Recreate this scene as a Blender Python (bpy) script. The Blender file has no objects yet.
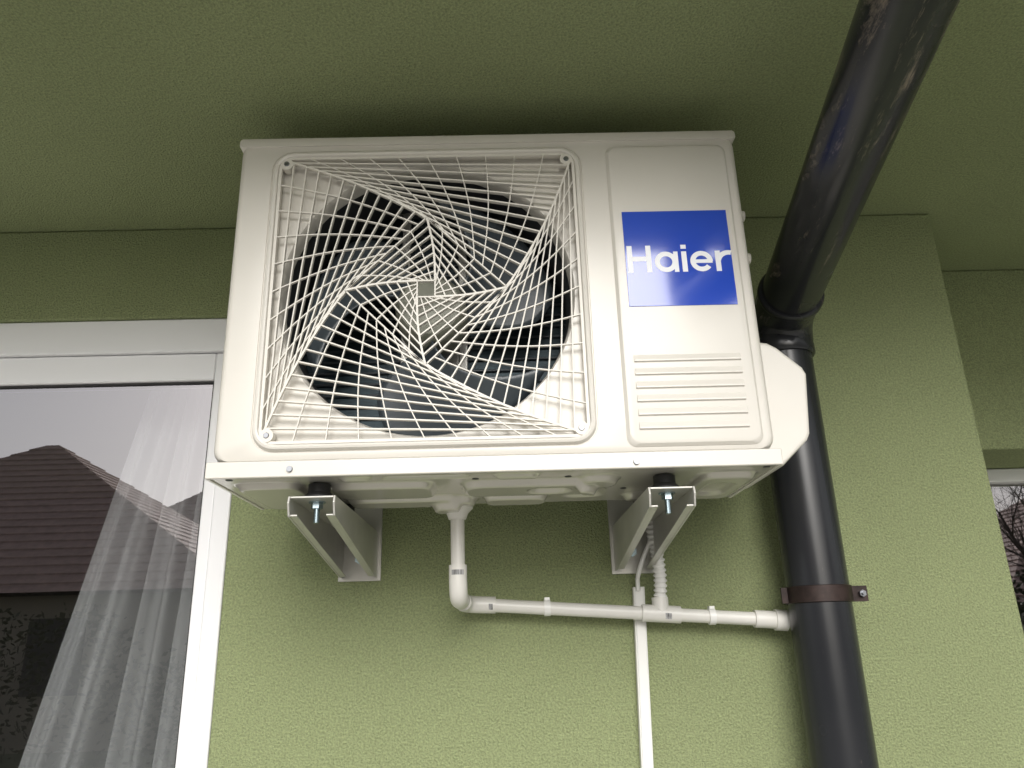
import bpy, bmesh, math, random
from mathutils import Vector, Matrix
random.seed(3)
scn=bpy.context.scene
COL=scn.collection
rad=math.radians
# ------------------------------------------------------------ helpers
def link(o,parent=None):
    COL.objects.link(o)
    if parent: o.parent=parent
    return o
def empty(name):
    e=bpy.data.objects.new(name,None); e.empty_display_size=0.1
    return link(e)
def finish(name,bm,mat,parent=None,smooth=None,bevel=0,fixn=True):
    if fixn: bmesh.ops.recalc_face_normals(bm,faces=bm.faces)
    me=bpy.data.meshes.new(name); bm.to_mesh(me); bm.free()
    mats=mat if isinstance(mat,(list,tuple)) else [mat]
    for m in mats: me.materials.append(m)
    if smooth is not None:
        for p in me.polygons: p.use_smooth=True
        me.set_sharp_from_angle(angle=rad(smooth))
    o=bpy.data.objects.new(name,me); link(o,parent)
    if bevel:
        b=o.modifiers.new("b",'BEVEL'); b.width=bevel; b.segments=3; b.limit_method='ANGLE'; b.angle_limit=rad(40)
        for p in me.polygons: p.use_smooth=True
        b.harden_normals=True
    return o
def addbox(bm,x0,x1,y0,y1,z0,z1):
    vs=[bm.verts.new((x,y,z)) for x in (x0,x1) for y in (y0,y1) for z in (z0,z1)]
    for f in ((0,1,3,2),(4,6,7,5),(0,4,5,1),(2,3,7,6),(0,2,6,4),(1,5,7,3)):
        bm.faces.new([vs[i] for i in f])
def box(name,x0,x1,y0,y1,z0,z1,mat,parent=None,bevel=0):
    bm=bmesh.new(); addbox(bm,x0,x1,y0,y1,z0,z1)
    return finish(name,bm,mat,parent,bevel=bevel)
def addtube(bm,pts,r,seg=20,cap=True):
    pts=[Vector(p) for p in pts]; n=len(pts)
    rs=r if isinstance(r,(list,tuple)) else [r]*n
    tang=[]
    for i in range(n):
        a=pts[max(i-1,0)]; b=pts[min(i+1,n-1)]
        tang.append((b-a).normalized() if (b-a).length>1e-9 else Vector((0,0,1)))
    ref=Vector((0,0,1)) if abs(tang[0].z)<.9 else Vector((1,0,0))
    nrm=(ref-tang[0]*ref.dot(tang[0])).normalized()
    rings=[]
    for i in range(n):
        nrm=(nrm-tang[i]*nrm.dot(tang[i])).normalized()
        bi=tang[i].cross(nrm)
        rings.append([bm.verts.new(pts[i]+(nrm*math.cos(t)+bi*math.sin(t))*rs[i]) for t in [2*math.pi*k/seg for k in range(seg)]])
    for i in range(n-1):
        for k in range(seg):
            bm.faces.new((rings[i][k],rings[i][(k+1)%seg],rings[i+1][(k+1)%seg],rings[i+1][k]))
    if cap:
        bm.faces.new(rings[0][::-1]); bm.faces.new(rings[-1])
def tube(name,pts,r,mat,parent=None,seg=20,cap=True):
    bm=bmesh.new(); addtube(bm,pts,r,seg,cap)
    return finish(name,bm,mat,parent,smooth=40)
def arc(p0,p1,p2,rr,n=8):
    p0,p1,p2=map(Vector,(p0,p1,p2))
    a=p1+(p0-p1).normalized()*rr; b=p1+(p2-p1).normalized()*rr
    return [tuple((1-t)**2*a+2*t*(1-t)*p1+t*t*b) for t in [i/n for i in range(n+1)]]
def rrect(x0,x1,z0,z1,r,y,seg=8):
    pts=[]
    for cx,cz,a0 in ((x1-r,z1-r,0),(x0+r,z1-r,90),(x0+r,z0+r,180),(x1-r,z0+r,270)):
        for i in range(seg+1):
            a=rad(a0+90*i/seg); pts.append((cx+r*math.cos(a),y,cz+r*math.sin(a)))
    return pts
def loft(bm,loops,close_last=False):
    L=[[bm.verts.new(p) for p in lp] for lp in loops]
    n=len(L[0])
    for a,b in zip(L,L[1:]):
        for k in range(n): bm.faces.new((a[k],a[(k+1)%n],b[(k+1)%n],b[k]))
    if close_last: bm.faces.new(L[-1])
    return L
def holed(bm,outer,inner):
    es=[]
    for vs in (outer,inner):
        for i in range(len(vs)):
            a,b=vs[i],vs[(i+1)%len(vs)]
            e=bm.edges.get((a,b)) or bm.edges.new((a,b)); es.append(e)
    bmesh.ops.triangle_fill(bm,edges=es,use_beauty=True)
# ------------------------------------------------------------ materials
def mat(name,col=(.8,.8,.8),rough=.5,metal=0,spec=.5,bump=None,var=None,coat=0):
    m=bpy.data.materials.new(name); m.use_nodes=True
    nt=m.node_tree; b=nt.nodes['Principled BSDF']
    b.inputs['Base Color'].default_value=(*col,1); b.inputs['Roughness'].default_value=rough
    b.inputs['Metallic'].default_value=metal; b.inputs['Specular IOR Level'].default_value=spec
    b.inputs['Coat Weight'].default_value=coat; b.inputs['Coat Roughness'].default_value=.08
    if var or bump: tc=nt.nodes.new('ShaderNodeTexCoord')
    if var:   # (scale, dark factor, stretch)
        n=nt.nodes.new('ShaderNodeTexNoise'); n.inputs['Scale'].default_value=var[0]; n.inputs['Detail'].default_value=3
        n.inputs['Roughness'].default_value=.65
        mp=nt.nodes.new('ShaderNodeMapping'); mp.inputs['Scale'].default_value=var[2] if len(var)>2 else (1,1,1)
        nt.links.new(tc.outputs['Object'],mp.inputs[0]); nt.links.new(mp.outputs[0],n.inputs[0])
        r=nt.nodes.new('ShaderNodeValToRGB'); r.color_ramp.elements[0].position=.3; r.color_ramp.elements[1].position=.7
        r.color_ramp.elements[0].color=(*[c*var[1] for c in col],1); r.color_ramp.elements[1].color=(*col,1)
        nt.links.new(n.outputs[0],r.inputs[0]); nt.links.new(r.outputs[0],b.inputs['Base Color'])
    if bump:  # (scale,strength,distance)
        n=nt.nodes.new('ShaderNodeTexNoise'); n.inputs['Scale'].default_value=bump[0]; n.inputs['Detail'].default_value=2
        nt.links.new(tc.outputs['Object'],n.inputs[0])
        bp=nt.nodes.new('ShaderNodeBump'); bp.inputs['Strength'].default_value=bump[1]; bp.inputs['Distance'].default_value=bump[2]
        nt.links.new(n.outputs[0],bp.inputs['Height']); nt.links.new(bp.outputs[0],b.inputs['Normal'])
    return m
def stucco(name,col):
    m=bpy.data.materials.new(name); m.use_nodes=True
    nt=m.node_tree; N=nt.nodes; L=nt.links; b=N['Principled BSDF']
    b.inputs['Roughness'].default_value=.9; b.inputs['Specular IOR Level'].default_value=.3
    tc=N.new('ShaderNodeTexCoord')
    n1=N.new('ShaderNodeTexNoise'); n1.inputs['Scale'].default_value=265; n1.inputs['Detail'].default_value=2.5; n1.inputs['Roughness'].default_value=.7
    nb=N.new('ShaderNodeTexNoise'); nb.inputs['Scale'].default_value=2.2; nb.inputs['Detail'].default_value=3
    for n in (n1,nb): L.new(tc.outputs['Object'],n.inputs[0])
    bp=N.new('ShaderNodeBump'); bp.inputs['Strength'].default_value=1.0; bp.inputs['Distance'].default_value=.007
    L.new(n1.outputs[0],bp.inputs['Height']); L.new(bp.outputs[0],b.inputs['Normal'])
    r=N.new('ShaderNodeMapRange'); r.inputs[1].default_value=.3; r.inputs[2].default_value=.7; r.inputs[3].default_value=.70; r.inputs[4].default_value=1.24
    L.new(n1.outputs[0],r.inputs[0])
    r2=N.new('ShaderNodeMapRange'); r2.inputs[1].default_value=.3; r2.inputs[2].default_value=.7; r2.inputs[3].default_value=.93; r2.inputs[4].default_value=1.04
    L.new(nb.outputs[0],r2.inputs[0])
    m1=N.new('ShaderNodeMath'); m1.operation='MULTIPLY'; L.new(r.outputs[0],m1.inputs[0]); L.new(r2.outputs[0],m1.inputs[1])
    vm=N.new('ShaderNodeVectorMath'); vm.operation='SCALE'; vm.inputs[0].default_value=col; L.new(m1.outputs[0],vm.inputs['Scale'])
    L.new(vm.outputs[0],b.inputs['Base Color'])
    return m
GREEN=(.318,.364,.186)
M_st=stucco("green_render",GREEN)
M_body=mat("cream_painted_steel",(.70,.672,.612),.28,spec=.5,var=(5,.95))
M_pan=mat("base_pan_steel",(.60,.58,.525),.18,metal=.35)
M_grille=mat("grille_plastic",(.71,.68,.615),.4)
M_dark=mat("dark_interior",(.018,.02,.022),.6)
M_coil=mat("condenser_fins",(.04,.07,.085),.45,metal=.4,var=(60,.4,(1,1,12)))
M_fan=mat("fan_plastic",(.075,.092,.105),.3)
M_hub=mat("fan_hub_plastic",(.30,.31,.25),.4)
M_blue=mat("blue_badge",(.024,.075,.50),.12,coat=.6)
M_white=mat("white_print",(.85,.87,.9),.35)
M_galv=mat("bracket_galvanised",(.54,.53,.49),.32,metal=.35,var=(14,.85))
M_zinc=mat("zinc_bolt",(.50,.62,.68),.25,metal=1)
M_rub=mat("black_rubber",(.015,.015,.016),.6)
M_pvc=mat("white_pvc",(.71,.695,.65),.3,var=(12,.92))
M_clip=mat("clip_pvc",(.77,.765,.735),.35)
M_upvc=mat("window_upvc",(.82,.82,.83),.28)
M_gask=mat("gasket",(.02,.02,.02),.6)
M_strap=mat("rusty_strap",(.05,.032,.028),.5,metal=.5,var=(40,.35))
M_screw=mat("screw_steel",(.25,.26,.28),.3,metal=1)
def pipe_mat():
    m=mat("charcoal_pvc",(.022,.023,.025),.3)
    nt=m.node_tree; N=nt.nodes; L=nt.links; b=N['Principled BSDF']
    tc=N.new('ShaderNodeTexCoord')
    mp=N.new('ShaderNodeMapping'); mp.inputs['Scale'].default_value=(1.3,.18,.3); L.new(tc.outputs['Object'],mp.inputs[0])
    n=N.new('ShaderNodeTexNoise'); n.inputs['Scale'].default_value=45; n.inputs['Detail'].default_value=6; n.inputs['Roughness'].default_value=.8; L.new(mp.outputs[0],n.inputs[0])
    sx=N.new('ShaderNodeSeparateXYZ'); L.new(tc.outputs['Object'],sx.inputs[0])
    mr=N.new('ShaderNodeMapRange'); mr.inputs[1].default_value=2.05; mr.inputs[2].default_value=2.3; mr.inputs[3].default_value=-.04; mr.inputs[4].default_value=.09; L.new(sx.outputs['Z'],mr.inputs[0])
    ad=N.new('ShaderNodeMath'); ad.operation='ADD'; L.new(n.outputs[0],ad.inputs[0]); L.new(mr.outputs[0],ad.inputs[1])
    r=N.new('ShaderNodeValToRGB'); r.color_ramp.elements[0].position=.60; r.color_ramp.elements[0].color=(.019,.020,.023,1)
    r.color_ramp.elements[1].position=.76; r.color_ramp.elements[1].color=(.22,.18,.14,1); L.new(ad.outputs[0],r.inputs[0])
    n2=N.new('ShaderNodeTexNoise'); n2.inputs['Scale'].default_value=5; n2.inputs['Detail'].default_value=3; L.new(tc.outputs['Object'],n2.inputs[0])
    r2=N.new('ShaderNodeMapRange'); r2.inputs[3].default_value=.16; r2.inputs[4].default_value=.34; L.new(n2.outputs[0],r2.inputs[0])
    L.new(r2.outputs[0],b.inputs['Roughness']); L.new(r.outputs[0],b.inputs['Base Color'])
    return m
M_pipe=pipe_mat()
def glass():
    m=bpy.data.materials.new("window_glass"); m.use_nodes=True; nt=m.node_tree; N=nt.nodes; N.clear()
    o=N.new('ShaderNodeOutputMaterial'); mx=N.new('ShaderNodeMixShader'); t=N.new('ShaderNodeBsdfTransparent'); g=N.new('ShaderNodeBsdfGlossy')
    t.inputs[0].default_value=(.82,.84,.84,1); g.inputs['Roughness'].default_value=.0; g.inputs[0].default_value=(1,.955,.965,1)
    fr=N.new('ShaderNodeFresnel'); fr.inputs[0].default_value=1.5
    ma=N.new('ShaderNodeMath'); ma.operation='MULTIPLY_ADD'; ma.inputs[1].default_value=2.2; ma.inputs[2].default_value=.22
    nt.links.new(fr.outputs[0],ma.inputs[0]); nt.links.new(ma.outputs[0],mx.inputs[0])
    nt.links.new(t.outputs[0],mx.inputs[1]); nt.links.new(g.outputs[0],mx.inputs[2]); nt.links.new(mx.outputs[0],o.inputs[0])
    return m
M_glass=glass()
def sheer():
    m=bpy.data.materials.new("sheer_fabric"); m.use_nodes=True; nt=m.node_tree; N=nt.nodes; N.clear()
    o=N.new('ShaderNodeOutputMaterial'); mx=N.new('ShaderNodeMixShader'); t=N.new('ShaderNodeBsdfTransparent'); d=N.new('ShaderNodeBsdfDiffuse')
    d.inputs[0].default_value=(.9,.9,.91,1)
    mx.inputs[0].default_value=.5
    nt.links.new(t.outputs[0],mx.inputs[1]); nt.links.new(d.outputs[0],mx.inputs[2]); nt.links.new(mx.outputs[0],o.inputs[0])
    return m
M_sheer=sheer()
# ------------------------------------------------------------ house
house=empty("green_house")
ZC=2.43
WX0,WX1,WZ1=-2.45,-.507,2.222
bm=bmesh.new()
addbox(bm,-7,WX0,0,.28,0,ZC)
addbox(bm,WX0,WX1,0,.28,WZ1,ZC)
addbox(bm,WX1,.949,0,.28,0,ZC)
addbox(bm,WX0,WX1,0,.28,0,.12)
bx0,bx1,bz0,bz1=1.0,2.7,.9,1.967
addbox(bm,.70,bx0,.2801,.62,0,ZC)
addbox(bm,bx0,bx1,.2801,.62,bz1,ZC)
addbox(bm,bx0,bx1,.2801,.62,0,bz0)
addbox(bm,bx1,7,.2801,.62,0,ZC)
addbox(bm,-7,-6.8,.28,6,0,ZC); addbox(bm,6.8,7,.62,6,0,ZC); addbox(bm,-7,7,6,6.2,0,ZC)
finish("walls",bm,M_st,house,bevel=.006)
YE=-.90
box("soffit",-7.4,7.4,YE,6.4,ZC,2.56,M_st,house)
box("fascia",-7.4,7.4,YE-.03,YE-.0001,2.425,2.60,mat("brown_fascia",(.09,.05,.035),.5),house,bevel=.004)
M_tile=mat("brown_roof_tile",(.42,.30,.265),.7,var=(7,.6))
bm=bmesh.new()
r0=[bm.verts.new(p) for p in ((-7.5,YE-.08,2.6),(7.5,YE-.08,2.6),(7.5,6.5,2.6),(-7.5,6.5,2.6))]
rg=[bm.verts.new(p) for p in ((-4,2.6,4.6),(4,2.6,4.6))]
for f in ((r0[0],r0[1],rg[1],rg[0]),(r0[1],r0[2],rg[1]),(r0[2],r0[3],rg[0],rg[1]),(r0[3],r0[0],rg[0]),tuple(r0[::-1])): bm.faces.new(f)
finish("roof",bm,M_tile,house)
M_int=mat("interior_plaster",(.22,.21,.20),.9); M_floor=mat("interior_floor",(.16,.10,.06),.5)
box("interior_partition",-7,7,3.0,3.1,0,2.429,M_int,house)
box("interior_floor",-6.8,6.8,.63,6,0,.05,M_floor,house)
def frame(name,x0,x1,z0,z1,w,y0,y1,m,top=None,bev=.004):
    t=top or w
    bm=bmesh.new()
    addbox(bm,x0,x0+w,y0,y1,z0,z1); addbox(bm,x1-w,x1,y0,y1,z0,z1)
    addbox(bm,x0+w,x1-w,y0,y1,z1-t,z1); addbox(bm,x0+w,x1-w,y0,y1,z0,z0+w)
    return finish(name,bm,m,house,bevel=bev)
frame("window_frame",WX0+.001,WX1-.001,.121,WZ1-.001,.034,.004,.075,M_upvc,top=.072)
frame("window_sash",WX0+.036,WX1-.036,.156,WZ1-.074,.024,.014,.07,M_upvc,top=.058)
frame("window_gasket",WX0+.0605,WX1-.0605,.181,WZ1-.1325,.003,.022,.05,M_gask,bev=0)
bm=bmesh.new(); bm.faces.new([bm.verts.new(p) for p in ((WX0+.061,.028,.181),(WX1-.061,.028,.181),(WX1-.061,.028,WZ1-.132),(WX0+.061,.028,WZ1-.132))])
finish("window_glass",bm,M_glass,house)
frame("side_window_frame",bx0+.001,bx1-.001,bz0+.001,bz1-.001,.06,.50,.57,M_upvc,top=.035)
bm=bmesh.new(); bm.faces.new([bm.verts.new(p) for p in ((bx0+.06,.53,bz0+.06),(bx1-.06,.53,bz0+.06),(bx1-.06,.53,bz1-.034),(bx0+.06,.53,bz1-.034))])
finish("side_window_glass",bm,M_glass,house)
def curtain(name,x0t,x1t,x0b,x1b,y,folds,amp,ztop=2.3,zb=.08):
    bm=bmesh.new(); nx,nz=260,44; rows=[]
    for j in range(nz+1):
        t=j/nz; z=ztop+(zb-ztop)*t; row=[]
        for i in range(nx+1):
            s=i/nx
            x=(x0t+(x1t-x0t)*s)*(1-t)+(x0b+(x1b-x0b)*s)*t
            ph=2*math.pi*folds*(s+.05*math.sin(5*s+2*t)+.03*math.sin(13*s-3*t))
            w=math.sin(ph)+.4*math.sin(2.6*ph+1.3+t*2)
            x+=.016*math.sin(ph*1.0+1.1)*(.4+t)
            row.append(bm.verts.new((x,y+amp*w*(.3+.9*min(1,t*1.8)),z)))
        rows.append(row)
    for a,b in zip(rows,rows[1:]):
        for i in range(nx): bm.faces.new((a[i],a[i+1],b[i+1],b[i]))
    return finish(name,bm,M_sheer,None,smooth=180)
curtain("curtain",-.74,-.56,-1.20,-.54,.20,8,.030)
# ------------------------------------------------------------ air conditioner
ac=empty("air_conditioner_outdoor_unit")
X0,X1,YF,YB,Z0,Z1=-.4,.4,-.40,-.14,1.82,2.353
hx0,hx1,hz0,hz1=-.346,.148,1.833,2.329
bm=bmesh.new()
sec=[(0,YB),(0,-.382),(.0012,-.389),(.004,-.395),(.0085,-.399),(.013,YF)]
loops=[rrect(X0+i,X1-i,Z0+i*.3,Z1-i,.022-i*.3,y) for i,y in sec]
Ls=loft(bm,loops)
bm.faces.new(Ls[0][::-1])
hole=[bm.verts.new(p) for p in rrect(hx0,hx1,hz0,hz1,.034,YF)]
holed(bm,Ls[-1],hole)
def ringloop(i,y,r): return rrect(hx0+i,hx1-i,hz0+i,hz1-i,r,y)
rl=[(.0,YF,.034),(.0008,-.3985,.034),(.002,-.3985,.033),(.003,-.402,.032),(.005,-.4055,.031),(.008,-.4065,.029),(.0105,-.4055,.027),(.012,-.402,.026),(.0125,-.386,.025)]
prev=hole
for i,y,r in rl[1:]:
    cur=[bm.verts.new(p) for p in ringloop(i,y,r)]
    for k in range(len(cur)): bm.faces.new((prev[k],prev[(k+1)%len(cur)],cur[(k+1)%len(cur)],cur[k]))
    prev=cur
GC=(-.099,2.081); FR=.226
def circ(r,y,n=96,c=GC): return [(c[0]+r*math.cos(2*math.pi*k/n),y,c[1]+r*math.sin(2*math.pi*k/n)) for k in range(n)]
c0=[bm.verts.new(p) for p in circ(FR,-.386)]
holed(bm,prev,c0)
prev=c0
for r,y in ((FR-.002,-.383),(FR-.004,-.376),(FR-.005,-.36)):
    cur=[bm.verts.new(p) for p in circ(r,y)]
    for k in range(96): bm.faces.new((prev[k],prev[(k+1)%96],cur[(k+1)%96],cur[k]))
    prev=cur
bmesh.ops.recalc_face_normals(bm,faces=bm.faces)
finish("casing",bm,M_body,ac,smooth=32,fixn=False)
bm=bmesh.new(); loft(bm,[circ(FR-.0055,-.3605),circ(FR-.009,-.33),circ(FR-.004,-.26)])
finish("fan_shroud",bm,M_dark,ac,smooth=60)
box("condenser_coil",-.38,.17,-.185,-.16,1.84,2.34,M_coil,ac)
bm=bmesh.new()
for k in range(24):
    z=1.86+k*.0205; addtube(bm,[(-.37,-.188,z),(.16,-.188,z)],.0028,8)
finish("condenser_tubes",bm,M_fan,ac,smooth=60)
box("bulkhead",.171,.176,-.38,-.16,1.84,2.34,M_dark,ac)
bm=bmesh.new(); addbox(bm,-.16,-.145,-.225,-.215,1.83,2.34); addbox(bm,-.06,-.045,-.225,-.215,1.83,2.34); addbox(bm,-.145,-.06,-.223,-.217,2.02,2.14)
finish("motor_bracket",bm,M_galv,ac,bevel=.002)
tube("fan_motor",[(GC[0],-.214,GC[1]),(GC[0],-.27,GC[1])],[.05,.048],M_screw,ac,32)
bm=bmesh.new(); addtube(bm,[(GC[0],-.27,GC[1]),(GC[0],-.33,GC[1]),(GC[0],-.342,GC[1]),(GC[0],-.346,GC[1])],[.058,.056,.048,.02],40)
finish("fan_hub",bm,M_hub,ac,smooth=40)
bm=bmesh.new()
for b in range(3):
    a0=rad(18+120*b); nr,na=14,18; g=[]
    for i in range(nr+1):
        t=i/nr; r=.05+(.208-.05)*t; row=[]
        sweep=rad(30+50*math.sin(t*math.pi*.55)); off=rad(34)*t*t
        for j in range(na+1):
            s=j/na; a=a0+off+sweep*(s-.5)
            y=-.275-.055*(s)+.012*math.sin(s*math.pi)
            row.append(bm.verts.new((GC[0]+r*math.cos(a),y,GC[1]+r*math.sin(a))))
        g.append(row)
    for i in range(nr):
        for j in range(na): bm.faces.new((g[i][j],g[i][j+1],g[i+1][j+1],g[i+1][j]))
o=finish("fan_blades",bm,M_fan,ac,smooth=60); s=o.modifiers.new("s",'SOLIDIFY'); s.thickness=.003
# grille : pinwheel of ruled sectors
def strip(bm,p,q,w,y0,y1):
    p=Vector((p[0],0,p[1]));q=Vector((q[0],0,q[1])); d=(q-p)
    if d.length<1e-5: return
    n=Vector((-d.z,0,d.x)).normalized()*w/2
    v=[]
    for y in (y0,y1):
        for a in (p+n,p-n,q-n,q+n): v.append(bm.verts.new((a.x,y,a.z)))
    for f in ((0,1,2,3),(4,7,6,5),(0,4,5,1),(1,5,6,2),(2,6,7,3),(3,7,4,0)): bm.faces.new([v[i] for i in f])
def vtx(r,ang,k):
    a=rad(ang-90*k); return Vector((GC[0]+r*math.cos(a),GC[1]+r*math.sin(a)))
OUT=[vtx(.2325*math.sqrt(2),135,k) for k in range(5)]
MID=[vtx(.122,90,k) for k in range(5)]
INN=[vtx(.019,45,k) for k in range(5)]
bm=bmesh.new()
def sector(A,B,nc,nr,w,bow):
    def P(k,t):
        p=A[k]; q=B[k]; d=q-p
        return p.lerp(q,t)+Vector((d.y,-d.x))*bow*math.sin(math.pi*t)
    for k in range(4):
        for n in range(1,nc+1):
            t=n/nc
            strip(bm,P(k,t),P((k+1)%4,t),w,-.4035,-.3965)
        for j in range(nr):
            s=j/nr; K=8
            def Q(t): return P(k,t).lerp(P((k+1)%4,t),s)
            for i in range(K):
                strip(bm,Q(i/K),Q((i+1)/K),.0030 if j==0 else .0016,-.4031 if j else -.4039,-.3985)
sector(OUT,MID,12,10,.0020,-.035)
sector(MID,INN,7,5,.0020,-.035)
finish("fan_grille",bm,M_grille,ac)
bm=bmesh.new()
loft(bm,[ringloop(.0122,-.397,.021),ringloop(.0122,-.403,.021),ringloop(.0165,-.403,.018),ringloop(.0165,-.395,.018),ringloop(.0122,-.397,.021)])
finish("grille_rim",bm,M_grille,ac,smooth=30)
bm=bmesh.new(); bs=bmesh.new()
for sx,sz in ((-.322,2.304),(.123,2.304),(-.322,1.858),(.123,1.858)):
    addtube(bm,[(sx,-.39,sz),(sx,-.4045,sz)],.010,20); addtube(bs,[(sx,-.4045,sz),(sx,-.4065,sz)],[.0045,.0035],14)
for sx,sz in ((-.286,1.809),(.197,1.807)):
    addtube(bs,[(sx,-.402,sz),(sx,-.4075,sz)],[.0050,.0040],14)
finish("grille_lugs",bm,M_grille,ac,smooth=40); finish("screws",bs,M_screw,ac,smooth=40)
bm=bmesh.new()
px0,px1,pz0,pz1=.187,.381,1.829,2.327
loft(bm,[rrect(px0+i,px1-i,pz0+i,pz1-i,.014,y) for i,y in ((0,-.3985),(0,-.4008),(.0012,-.4022),(.004,-.4052),(.006,-.4058))],True)
finish("service_panel",bm,M_body,ac,smooth=28)
bm=bmesh.new()
for k in range(6):
    z=1.958-k*.0203; x0,x1=.205,.361
    prof=[(-.4050,z+.0075),(-.4062,z+.0070),(-.4090,z-.001),(-.4090,z-.0028),(-.4050,z-.0045)]
    a=[bm.verts.new((x0,y,zz)) for y,zz in prof]; b=[bm.verts.new((x1,y,zz)) for y,zz in prof]
    for i in range(len(prof)-1): bm.faces.new((a[i],b[i],b[i+1],a[i+1]))
    bm.faces.new(a); bm.faces.new(b[::-1])
finish("louvres",bm,M_body,ac)
bm=bmesh.new()
loft(bm,[rrect(X0-.002+i,X1+.002-i,2.3385,Z1+.0025-i,.0065-i*.5,y,6) for i,y in ((0,YB-.002),(0,-.398),(.0015,-.4015),(.004,-.403))],True)
finish("top_cover",bm,M_body,ac,smooth=32)
box("base_pan_lip",X0-.003,X1+.003,-.404,-.398,1.798,1.8215,M_body,ac,bevel=.002)
box("base_pan_side_left",X0-.003,X0+.002,-.3975,YB,1.798,1.8215,M_body,ac,bevel=.001)
box("base_pan_side_right",X1-.002,X1+.003,-.3975,YB,1.798,1.8215,M_body,ac,bevel=.001)
def sd(x,y,cx,cy,hx,hy,r):
    dx=abs(x-cx)-hx+r; dy=abs(y-cy)-hy+r
    return math.hypot(max(dx,0),max(dy,0))+min(max(dx,dy),0)-r
def ss(d,w): t=min(1,max(0,.5-d/w)); return t*t*(3-2*t)
shapes=[(-.33,-.27,.045,.09,.02,-.009),(-.17,-.30,.075,.045,.02,-.010),(-.15,-.20,.09,.03,.02,-.010),(-.07,-.19,.035,.03,.03,-.012),(.05,-.30,.10,.04,.03,-.011),
(.03,-.21,.05,.03,.02,-.012),(.14,-.22,.03,.04,.02,.006),(.15,-.33,.03,.03,.03,-.010),(.34,-.27,.04,.09,.02,-.010),(.34,-.27,.02,.05,.02,.006),(-.10,-.37,.06,.010,.01,.006),(.24,-.19,.03,.02,.02,-.010),(-.20,-.375,.02,.008,.008,-.005),(.03,-.373,.03,.009,.009,-.006),(.08,-.30,.03,.02,.02,.008)]
bm=bmesh.new(); nx,ny=260,84; g=[]
for j in range(ny+1):
    row=[]
    for i in range(nx+1):
        x=X0+.003+(X1-X0-.006)*i/nx; y=-.3978+(YB+.3978)*j/ny
        z=1.7995
        for cx,cy,hx,hy,r,h in shapes: z+=h*ss(sd(x,y,cx,cy,hx,hy,r),.009)
        row.append(bm.verts.new((x,y,z)))
    g.append(row)
for j in range(ny):
    for i in range(nx): bm.faces.new((g[j][i],g[j][i+1],g[j+1][i+1],g[j+1][i]))
finish("base_pan",bm,M_pan,ac,smooth=60)
bm=bmesh.new()
for x,y in ((-.375,-.385),(-.03,-.352),(.105,-.352),(.20,-.25),(.385,-.385)):
    addtube(bm,[(x,y,1.802),(x,y,1.7988)],.005,16)
finish("drain_holes",bm,M_dark,ac,smooth=40)
bm=bmesh.new()
vp=[(.401,2.012),(.430,2.008),(.444,2.000),(.480,1.966),(.485,1.955),(.476,1.860),(.471,1.850),(.430,1.812),(.401,1.803)]
f0=[bm.verts.new((x,-.335,z)) for x,z in vp]; f1=[bm.verts.new((x,-.15,z)) for x,z in vp]
bm.faces.new(f0); bm.faces.new(f1[::-1])
for i in range(len(vp)):
    j=(i+1)%len(vp); bm.faces.new((f0[i],f1[i],f1[j],f0[j]))
finish("valve_cover",bm,M_body,ac,bevel=.006)
bm=bmesh.new(); addbox(bm,.4005,.412,-.34,-.20,2.06,2.30)
finish("side_handle",bm,M_body,ac,bevel=.005)
bm=bmesh.new()
for z in (2.245,2.165): addtube(bm,[(.412,-.315,z),(.428,-.315,z)],[.011,.009],16)
finish("side_fixings",bm,M_body,ac,smooth=40)
# badge
box("badge",.2045,.3675,-.4068,-.4050,2.0425,2.2035,M_blue,ac,bevel=.0004)
bm=bmesh.new(); lvl=[0]
def lb(x0,x1,z0,z1):
    lvl[0]+=1; addbox(bm,x0,x1,-.40695-.00002*lvl[0],-.4066,z0,z1)
def lring(cx,cz,ro,ri,a0,a1):
    lvl[0]+=1; y=-.40695-.00002*lvl[0]; n=40; A=[];B=[]
    for i in range(n+1):
        a=rad(a0+(a1-a0)*i/n); A.append(bm.verts.new((cx+ro*math.cos(a),y,cz+ro*math.sin(a)))); B.append(bm.verts.new((cx+ri*math.cos(a),y,cz+ri*math.sin(a))))
    for i in range(n): bm.faces.new((A[i],A[i+1],B[i+1],B[i]))
zb=2.098; s=.0078; xh=.0345; cap=.0455
lb(.2075,.2075+s,zb,zb+cap); lb(.2362,.2362+s,zb,zb+cap); lb(.2150,.2370,zb+.0190,zb+.0190+s)
ro=xh/2
lring(.2662,zb+ro,ro,ro-s,0,360); lb(.2782,.2850,zb,zb+xh)
lb(.2905,.2905+s,zb,zb+xh); lb(.2903,.2907+s,zb+.0390,zb+.0390+.0068)
lring(.3205,zb+ro,ro,ro-s,0,322); lb(.3055,.3370,zb+ro-.0030,zb+ro+.0030)
lb(.3420,.3420+s,zb,zb+xh); lring(.3625,zb+xh-.0200,.0205,.0205-s,75,165)
finish("badge_lettering",bm,M_white,ac,fixn=False)
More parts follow.
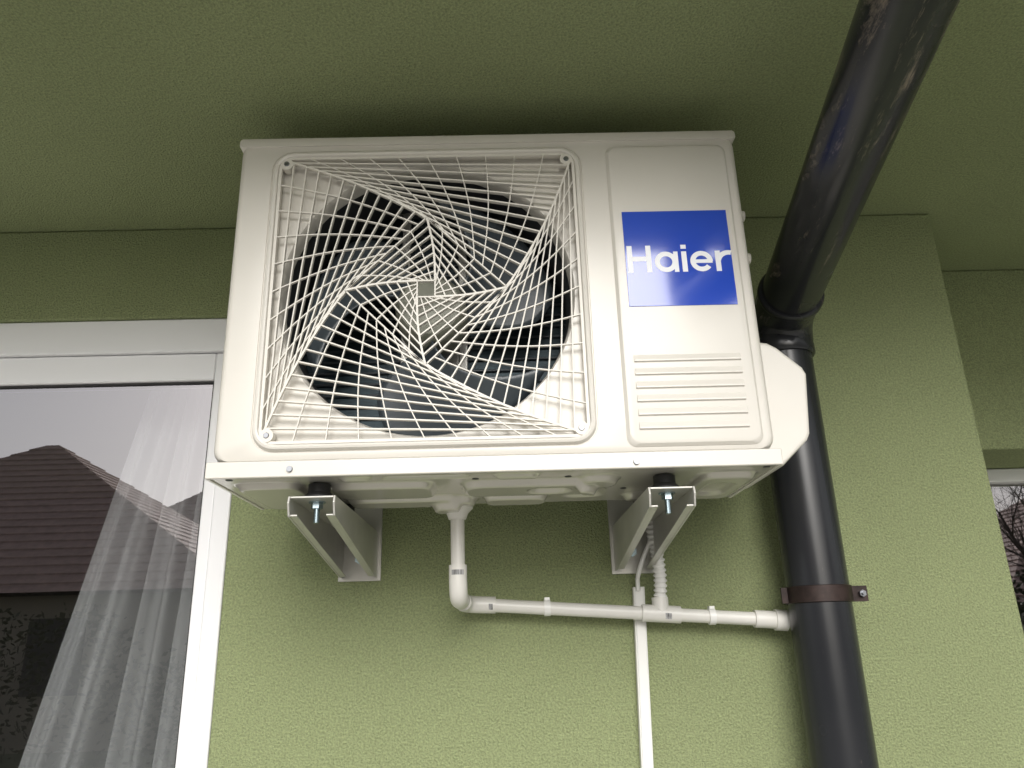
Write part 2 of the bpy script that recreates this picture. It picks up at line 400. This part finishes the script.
# ------------------------------------------------------------ wall brackets
def bracket(xa,xb):
    e=empty("wall_bracket"); zt=1.774
    bm=bmesh.new(); th=.003
    prof=[(-.388,zt),(-.392,zt-.010),(-.385,zt-.028),(-.03,1.692),(-.006,1.692),(-.006,zt)]
    for x0 in (xa,xb-th):
        a=[bm.verts.new((x0,y,z)) for y,z in prof]; b=[bm.verts.new((x0+th,y,z)) for y,z in prof]
        bm.faces.new(a); bm.faces.new(b[::-1])
        for i in range(len(prof)):
            j=(i+1)%len(prof); bm.faces.new((a[i],a[j],b[j],b[i]))
    addbox(bm,xa+th,xb-th,-.388,-.006,zt-th,zt-.0003)
    for x0,x1 in ((xa+th,xa+.013),(xb-.013,xb-th)):
        v=[bm.verts.new(p) for p in ((x0,-.384,zt-.0275),(x1,-.384,zt-.0275),(x1,-.03,1.6925),(x0,-.03,1.6925),(x0,-.384,zt-.025),(x1,-.384,zt-.025),(x1,-.03,1.695),(x0,-.03,1.695))]
        for f in ((0,1,2,3),(7,6,5,4),(0,4,5,1),(1,5,6,2),(2,6,7,3),(3,7,4,0)): bm.faces.new([v[i] for i in f])
    finish("arm",bm,M_galv,e,bevel=.0008)
    bm=bmesh.new(); addbox(bm,xa-.006,xb+.006,-.006,0,1.686,1.83)
    finish("wall_plate",bm,M_galv,e,bevel=.001)
    xc=(xa+xb)/2
    bm=bmesh.new()
    addtube(bm,[(xc,-.345,zt),(xc,-.345,zt+.006),(xc,-.345,zt+.012),(xc,-.345,1.7975)],[.022,.022,.016,.016],24)
    addtube(bm,[(xc,-.17,zt),(xc,-.17,1.7975)],.018,24)
    finish("rubber_feet",bm,M_rub,e,smooth=40)
    bm=bmesh.new()
    addtube(bm,[(xc,-.355,zt-.003),(xc,-.355,zt-.005)],.012,24)
    addtube(bm,[(xc,-.355,zt-.005),(xc,-.355,zt-.013)],.0085,6)
    addtube(bm,[(xc,-.355,zt-.013),(xc,-.355,zt-.033)],.0042,12)
    addtube(bm,[(xc,-.006,1.725),(xc,-.013,1.725)],.009,6)
    finish("bolts",bm,M_zinc,e,smooth=30)
    return e
bracket(-.290,-.224); bracket(.213,.279)
# ------------------------------------------------------------ drain pipe
dp=empty("drain_pipe")
R=.0115
ze=1.642; yA,yB=-.175,-.040
tube("outlet_flange",[(-.067,yA,1.794),(-.067,yA,1.786),(-.067,yA,1.778),(-.067,yA,1.768)],[.026,.026,.018,.0145],M_pvc,dp,32)
P0=(-.066,yA,ze); P1=(-.062,yB,ze-.003)
def hp(x): return (x,yB,1.640-.078*(x+.062))
path=[(-.067,yA,1.775)]+arc((-.067,yA,1.77),P0,P1,.022)+arc(P0,P1,hp(.4),.022)+[hp(.52)]
tube("pipe",path,R,M_pvc,dp,24)
bm=bmesh.new()
addtube(bm,[(-.0665,yA,ze+.052),(-.0665,yA,ze+.026)]+arc((-.0665,yA,ze+.06),P0,P1,.024)+[( -.064,yA+.05,ze-.001)],.0148,24)
addtube(bm,[( -.0632,yB-.05,ze-.002)]+arc(P0,P1,hp(.4),.024)+[hp(-.008)],.0146,24)
finish("elbows",bm,M_pvc,dp,smooth=40)
bm=bmesh.new()
addtube(bm,[hp(.250),hp(.318)],.0148,24); a=hp(.284); addtube(bm,[a,(a[0],a[1],a[2]+.028)],.0146,24)
addtube(bm,[hp(.448),hp(.495)],.0150,24); addtube(bm,[hp(.484),hp(.505)],.0180,24)
finish("couplings",bm,M_pvc,dp,smooth=40)
bm=bmesh.new()
for x in (.083,.373):
    c=hp(x); addtube(bm,[(x-.0055,c[1],c[2]),(x+.0055,c[1],c[2])],.0142,24); addbox(bm,x-.006,x+.006,c[1]+.006,-.0,c[2]-.009,c[2]+.009); addbox(bm,x-.0045,x+.0045,c[1]-.009,c[1]+.006,c[2]+.0125,c[2]+.0175)
finish("clips",bm,M_clip,dp,smooth=30)
M_lab=mat("grey_label",(.5,.5,.5),.5,var=(260,.12,(1,1,.05)))
bm=bmesh.new()
rows=[]
for cz in (ze+.036,ze+.044):
    rows.append([bm.verts.new((-.0665+.01495*math.sin(rad(a)),yA-.01495*math.cos(rad(a)),cz)) for a in [-40+80*i/8 for i in range(9)]])
for i in range(8): bm.faces.new((rows[0][i],rows[0][i+1],rows[1][i+1],rows[1][i]))
for x0,x1 in ((-.020,-.013),(.289,.300)):
    rows=[]
    for x in (x0,x1):
        c=hp(x); rows.append([bm.verts.new((x,c[1]-.0150*math.cos(rad(a)),c[2]+.0150*math.sin(rad(a)))) for a in [-35+40*i/8 for i in range(9)]])
    for i in range(8): bm.faces.new((rows[0][i],rows[0][i+1],rows[1][i+1],rows[1][i]))
finish("labels",bm,M_lab,dp,smooth=60)
a=hp(.284); pts=[];rr=[]
n=90
for i in range(n+1):
    t=i/n; z=a[2]+.02+.155*t; pts.append((a[0]-.006*t+.004*math.sin(t*5),a[1]-.03*t,z)); rr.append(.0105+.0018*math.sin(i*1.25))
tube("corrugated_hose",pts,rr,M_clip,None,20)
tube("power_cable",[(.250,-.02,1.655),(.250,-.022,1.675)]+[(.250+.035*t*t,-.022-.05*t,1.675+.012*math.sin(t*math.pi)+.09*t*t) for t in [i/12 for i in range(1,13)]],.0042,M_clip,None,12)
ct=empty("cable_trunking")
def trap(bm,xt,xb,w,y,z1,z0):
    v=[bm.verts.new(p) for p in ((xt,y,z1),(xt+w,y,z1),(xb+w,y,z0),(xb,y,z0),(xt,-.0005,z1),(xt+w,-.0005,z1),(xb+w,-.0005,z0),(xb,-.0005,z0))]
    for f in ((0,1,2,3),(4,7,6,5),(0,4,5,1),(1,5,6,2),(2,6,7,3),(3,7,4,0)): bm.faces.new([v[i] for i in f])
bm=bmesh.new(); trap(bm,.242,.200,.021,-.016,1.662,.25)
finish("channel",bm,M_clip,ct,bevel=.0015)
bm=bmesh.new(); trap(bm,.2445,.2025,.016,-.018,1.661,.251)
finish("channel_lid",bm,M_clip,ct,bevel=.001)
# ------------------------------------------------------------ downpipe
dn=empty("downpipe")
PX,PY,PR=.551,-.082,.0525
tube("vertical_pipe",[(PX,PY,0.02),(PX,PY,2.10)],PR,M_pipe,dn,48)
E0=(PX+.004,PY,2.150); E1=(.497,-.72,2.262)
d=(Vector(E1)-Vector(E0)).normalized()
Eend=tuple(Vector(E0)+d*.93)
tube("upper_pipe",arc((PX,PY,1.9),E0,E1,.075,12)[2:]+[tuple(Vector(E0)+d*.12),Eend],PR,M_pipe,dn,48)
bm=bmesh.new()
el=[(PX,PY,2.072),(PX,PY,2.076),(PX,PY,2.092),(PX,PY,2.096)]+arc((PX,PY,1.9),E0,E1,.05,12)+[tuple(Vector(E0)+d*.085)]
addtube(bm,el,[.0565,.0590,.0590,.0565]+[.0560]*13+[.0560],48)
def col(k0,k1,r): addtube(bm,[tuple(Vector(E0)+d*k0),tuple(Vector(E0)+d*(k0+.003)),tuple(Vector(E0)+d*(k1-.003)),tuple(Vector(E0)+d*k1)],[r-.002,r,r,r-.002],48)
col(.085,.10,.0590)
finish("elbow",bm,M_pipe,dn,smooth=40)
bm=bmesh.new(); addtube(bm,[Eend,tuple(Vector(Eend)+Vector((0,-.03,.02))),(Eend[0],Eend[1]-.05,2.46)],PR,32)
finish("outlet",bm,M_pipe,dn,smooth=40)
zcl=1.636
bm=bmesh.new(); addtube(bm,[(PX,PY,zcl-.014),(PX,PY,zcl-.013),(PX,PY,zcl+.013),(PX,PY,zcl+.014)],[PR+.001,PR+.003,PR+.003,PR+.001],48)
xx=PX+PR+.001
addbox(bm,xx,xx+.030,PY-.006,PY-.0015,zcl-.013,zcl+.013); addbox(bm,xx,xx+.030,PY+.0015,PY+.006,zcl-.013,zcl+.013)
xx=PX-PR-.001; addbox(bm,xx-.012,xx,PY-.006,PY-.0015,zcl-.013,zcl+.013)
addbox(bm,PX-.004,PX+.004,PY+PR+.001,0,zcl-.004,zcl+.004)
finish("clamp",bm,M_strap,dn,smooth=35)
bm=bmesh.new(); addtube(bm,[(PX+PR+.020,PY-.014,zcl),(PX+PR+.020,PY-.006,zcl)],.006,6); addtube(bm,[(PX+PR+.020,PY-.018,zcl),(PX+PR+.020,PY+.018,zcl)],.003,12)
finish("clamp_bolt",bm,M_screw,dn,smooth=30)
bm=bmesh.new(); prof=[( YE-.035-.07+.07*math.cos(rad(a)),2.53+.07*math.sin(rad(a))) for a in range(180,361,12)]
a=[bm.verts.new((-7.5,y,z)) for y,z in prof]; b=[bm.verts.new((7.5,y,z)) for y,z in prof]
for i in range(len(prof)-1): bm.faces.new((a[i],b[i],b[i+1],a[i+1]))
o=finish("gutter",bm,M_pipe,None,smooth=60); sm=o.modifiers.new("s",'SOLIDIFY'); sm.thickness=.003
# ------------------------------------------------------------ surroundings
M_grass=mat("grass",(.09,.12,.05),.9,var=(1.5,.6))
bm=bmesh.new(); bm.faces.new([bm.verts.new(p) for p in ((-300,-300,0),(300,-300,0),(300,300,0),(-300,300,0))]); finish("ground",bm,M_grass)
M_bounce=mat("light_bounce_paving",(.56,.54,.51),.85)  # unseen paving, added pale and wide to bounce light up onto the soffit
bm=bmesh.new()
for i in range(24):
    for j in range(12):
        addbox(bm,-7.2+i*.6,-7.2+i*.6+.592,-7.3+j*.6,-7.3+j*.6+.592,0,.03)
finish("bounce_patio",bm,M_bounce)
def hip(cx,cy,hx,hy,ze,zp,ridge,wallcol):
    e=empty("neighbour_house")
    box("walls",cx-hx+.5,cx+hx-.5,cy-hy+.5,cy+hy-.5,0,ze,mat("neighbour_render",wallcol,.9),e)
    bm=bmesh.new()
    N=22; loops=[]
    for i in range(N):
        t=i/N; t2=(i+1)/N
        for tt,dz in ((t,.03),(t2,.0)):
            ax=hx+(ridge-hx)*tt; ay=hy*(1-tt)+.02
            z=ze+(zp-ze)*tt+dz
            loops.append([(cx-ax,cy-ay,z),(cx+ax,cy-ay,z),(cx+ax,cy+ay,z),(cx-ax,cy+ay,z)])
    loft(bm,loops,True); finish("roof",bm,M_tile,e)
    bm=bmesh.new()
    for x in (-hx*.5,0.2,hx*.5): addbox(bm,cx+x-.5,cx+x+.5,cy+hy-.5,cy+hy-.46,.9,2.2)
    finish("windows",bm,M_dark,e)
hip(-11.3,-17.5,6.6,5,2.6,6.6,.15,(.3,.27,.22))
hip(-10.6,-30,6,5,4.0,8.0,1.2,(.3,.28,.22))
hip(15.5,-17.5,6,5,2.0,4.9,1.5,(.3,.28,.24))
M_leaf=mat("hedge_leaf",(.05,.06,.03),.7)
bm=bmesh.new()
for i in range(26000):
    x=random.uniform(-22,24); h=1.9+.35*math.sin(x*1.7)+.2*math.sin(x*4.1)
    y=-10+random.gauss(0,.35); z=random.random()**.7*h
    c=Vector((x,y,z)); a=Vector((random.gauss(0,1),random.gauss(0,1),random.gauss(0,1))).normalized(); b=a.orthogonal().normalized(); s=random.uniform(.03,.075)
    bm.faces.new([bm.verts.new(c+a*s),bm.verts.new(c+b*s*.6),bm.verts.new(c-a*s),bm.verts.new(c-b*s*.6)])
finish("hedge",bm,M_leaf,fixn=False)
M_bark=mat("bark",(.07,.055,.045),.9)
def tree(x,y,h):
    bm=bmesh.new()
    def br(p,d,l,r,lev):
        pts=[p];rs=[r]; q=Vector(p); dd=Vector(d)
        for i in range(4):
            dd=(dd+Vector((random.gauss(0,.13),random.gauss(0,.13),random.gauss(0.03,.08)))).normalized(); q=q+dd*l/4; pts.append(tuple(q)); rs.append(r*(1-.16*(i+1)))
            if lev<4 and i>=1-(lev>0):
                for k in range(2):
                    nd=(dd+Vector((random.gauss(0,.6),random.gauss(0,.6),random.gauss(.15,.4)))).normalized()
                    br(tuple(q),nd,l*random.uniform(.5,.68),rs[-1]*.55,lev+1)
        addtube(bm,pts,rs,5 if lev else 8)
    br((x,y,0),(0,0,1),h*.55,.16,0)
    finish("bare_tree",bm,M_bark,smooth=60)
tree(9.6,-11.2,6.5)
# ------------------------------------------------------------ light
w=bpy.data.worlds.new("World"); scn.world=w; w.use_nodes=True; nt=w.node_tree
bg=nt.nodes['Background']; sky=nt.nodes.new('ShaderNodeTexSky'); sky.sky_type='NISHITA'; sky.sun_disc=False
EL,AZ=30,178
sky.sun_elevation=rad(EL); sky.sun_rotation=rad(AZ); sky.air_density=1.0; sky.dust_density=2.5
hs=nt.nodes.new('ShaderNodeHueSaturation'); hs.inputs['Saturation'].default_value=.3
nt.links.new(sky.outputs[0],hs.inputs['Color']); nt.links.new(hs.outputs[0],bg.inputs[0]); bg.inputs[1].default_value=.15
sl=bpy.data.lights.new("sun",'SUN'); sl.energy=2.45; sl.angle=rad(38); sl.color=(1,.98,.95)
so=bpy.data.objects.new("sun",sl); link(so)
D=Vector((math.sin(rad(AZ))*math.cos(rad(EL)),math.cos(rad(AZ))*math.cos(rad(EL)),math.sin(rad(EL))))
so.rotation_euler=D.to_track_quat('Z','Y').to_euler(); so.location=D*20
# ------------------------------------------------------------ camera
yaw,pitch,roll=.0169,.3236,-.029
fw=Vector((math.sin(yaw)*math.cos(pitch),math.cos(yaw)*math.cos(pitch),math.sin(pitch)))
r0=Vector((math.cos(yaw),-math.sin(yaw),0)); u0=r0.cross(fw)
r=r0*math.cos(roll)+u0*math.sin(roll); u=-r0*math.sin(roll)+u0*math.cos(roll)
cd=bpy.data.cameras.new("camera"); cam=bpy.data.objects.new("camera",cd); link(cam)
cd.sensor_width=36; cd.lens=36*769/1024; cd.clip_start=.02; cd.clip_end=1000
M=Matrix((r,u,-fw)).transposed().to_4x4(); M.translation=Vector((.0084,-1.4561,1.573)); cam.matrix_world=M
scn.camera=cam
scn.view_settings.view_transform='Standard'; scn.view_settings.look='None'; scn.view_settings.exposure=0
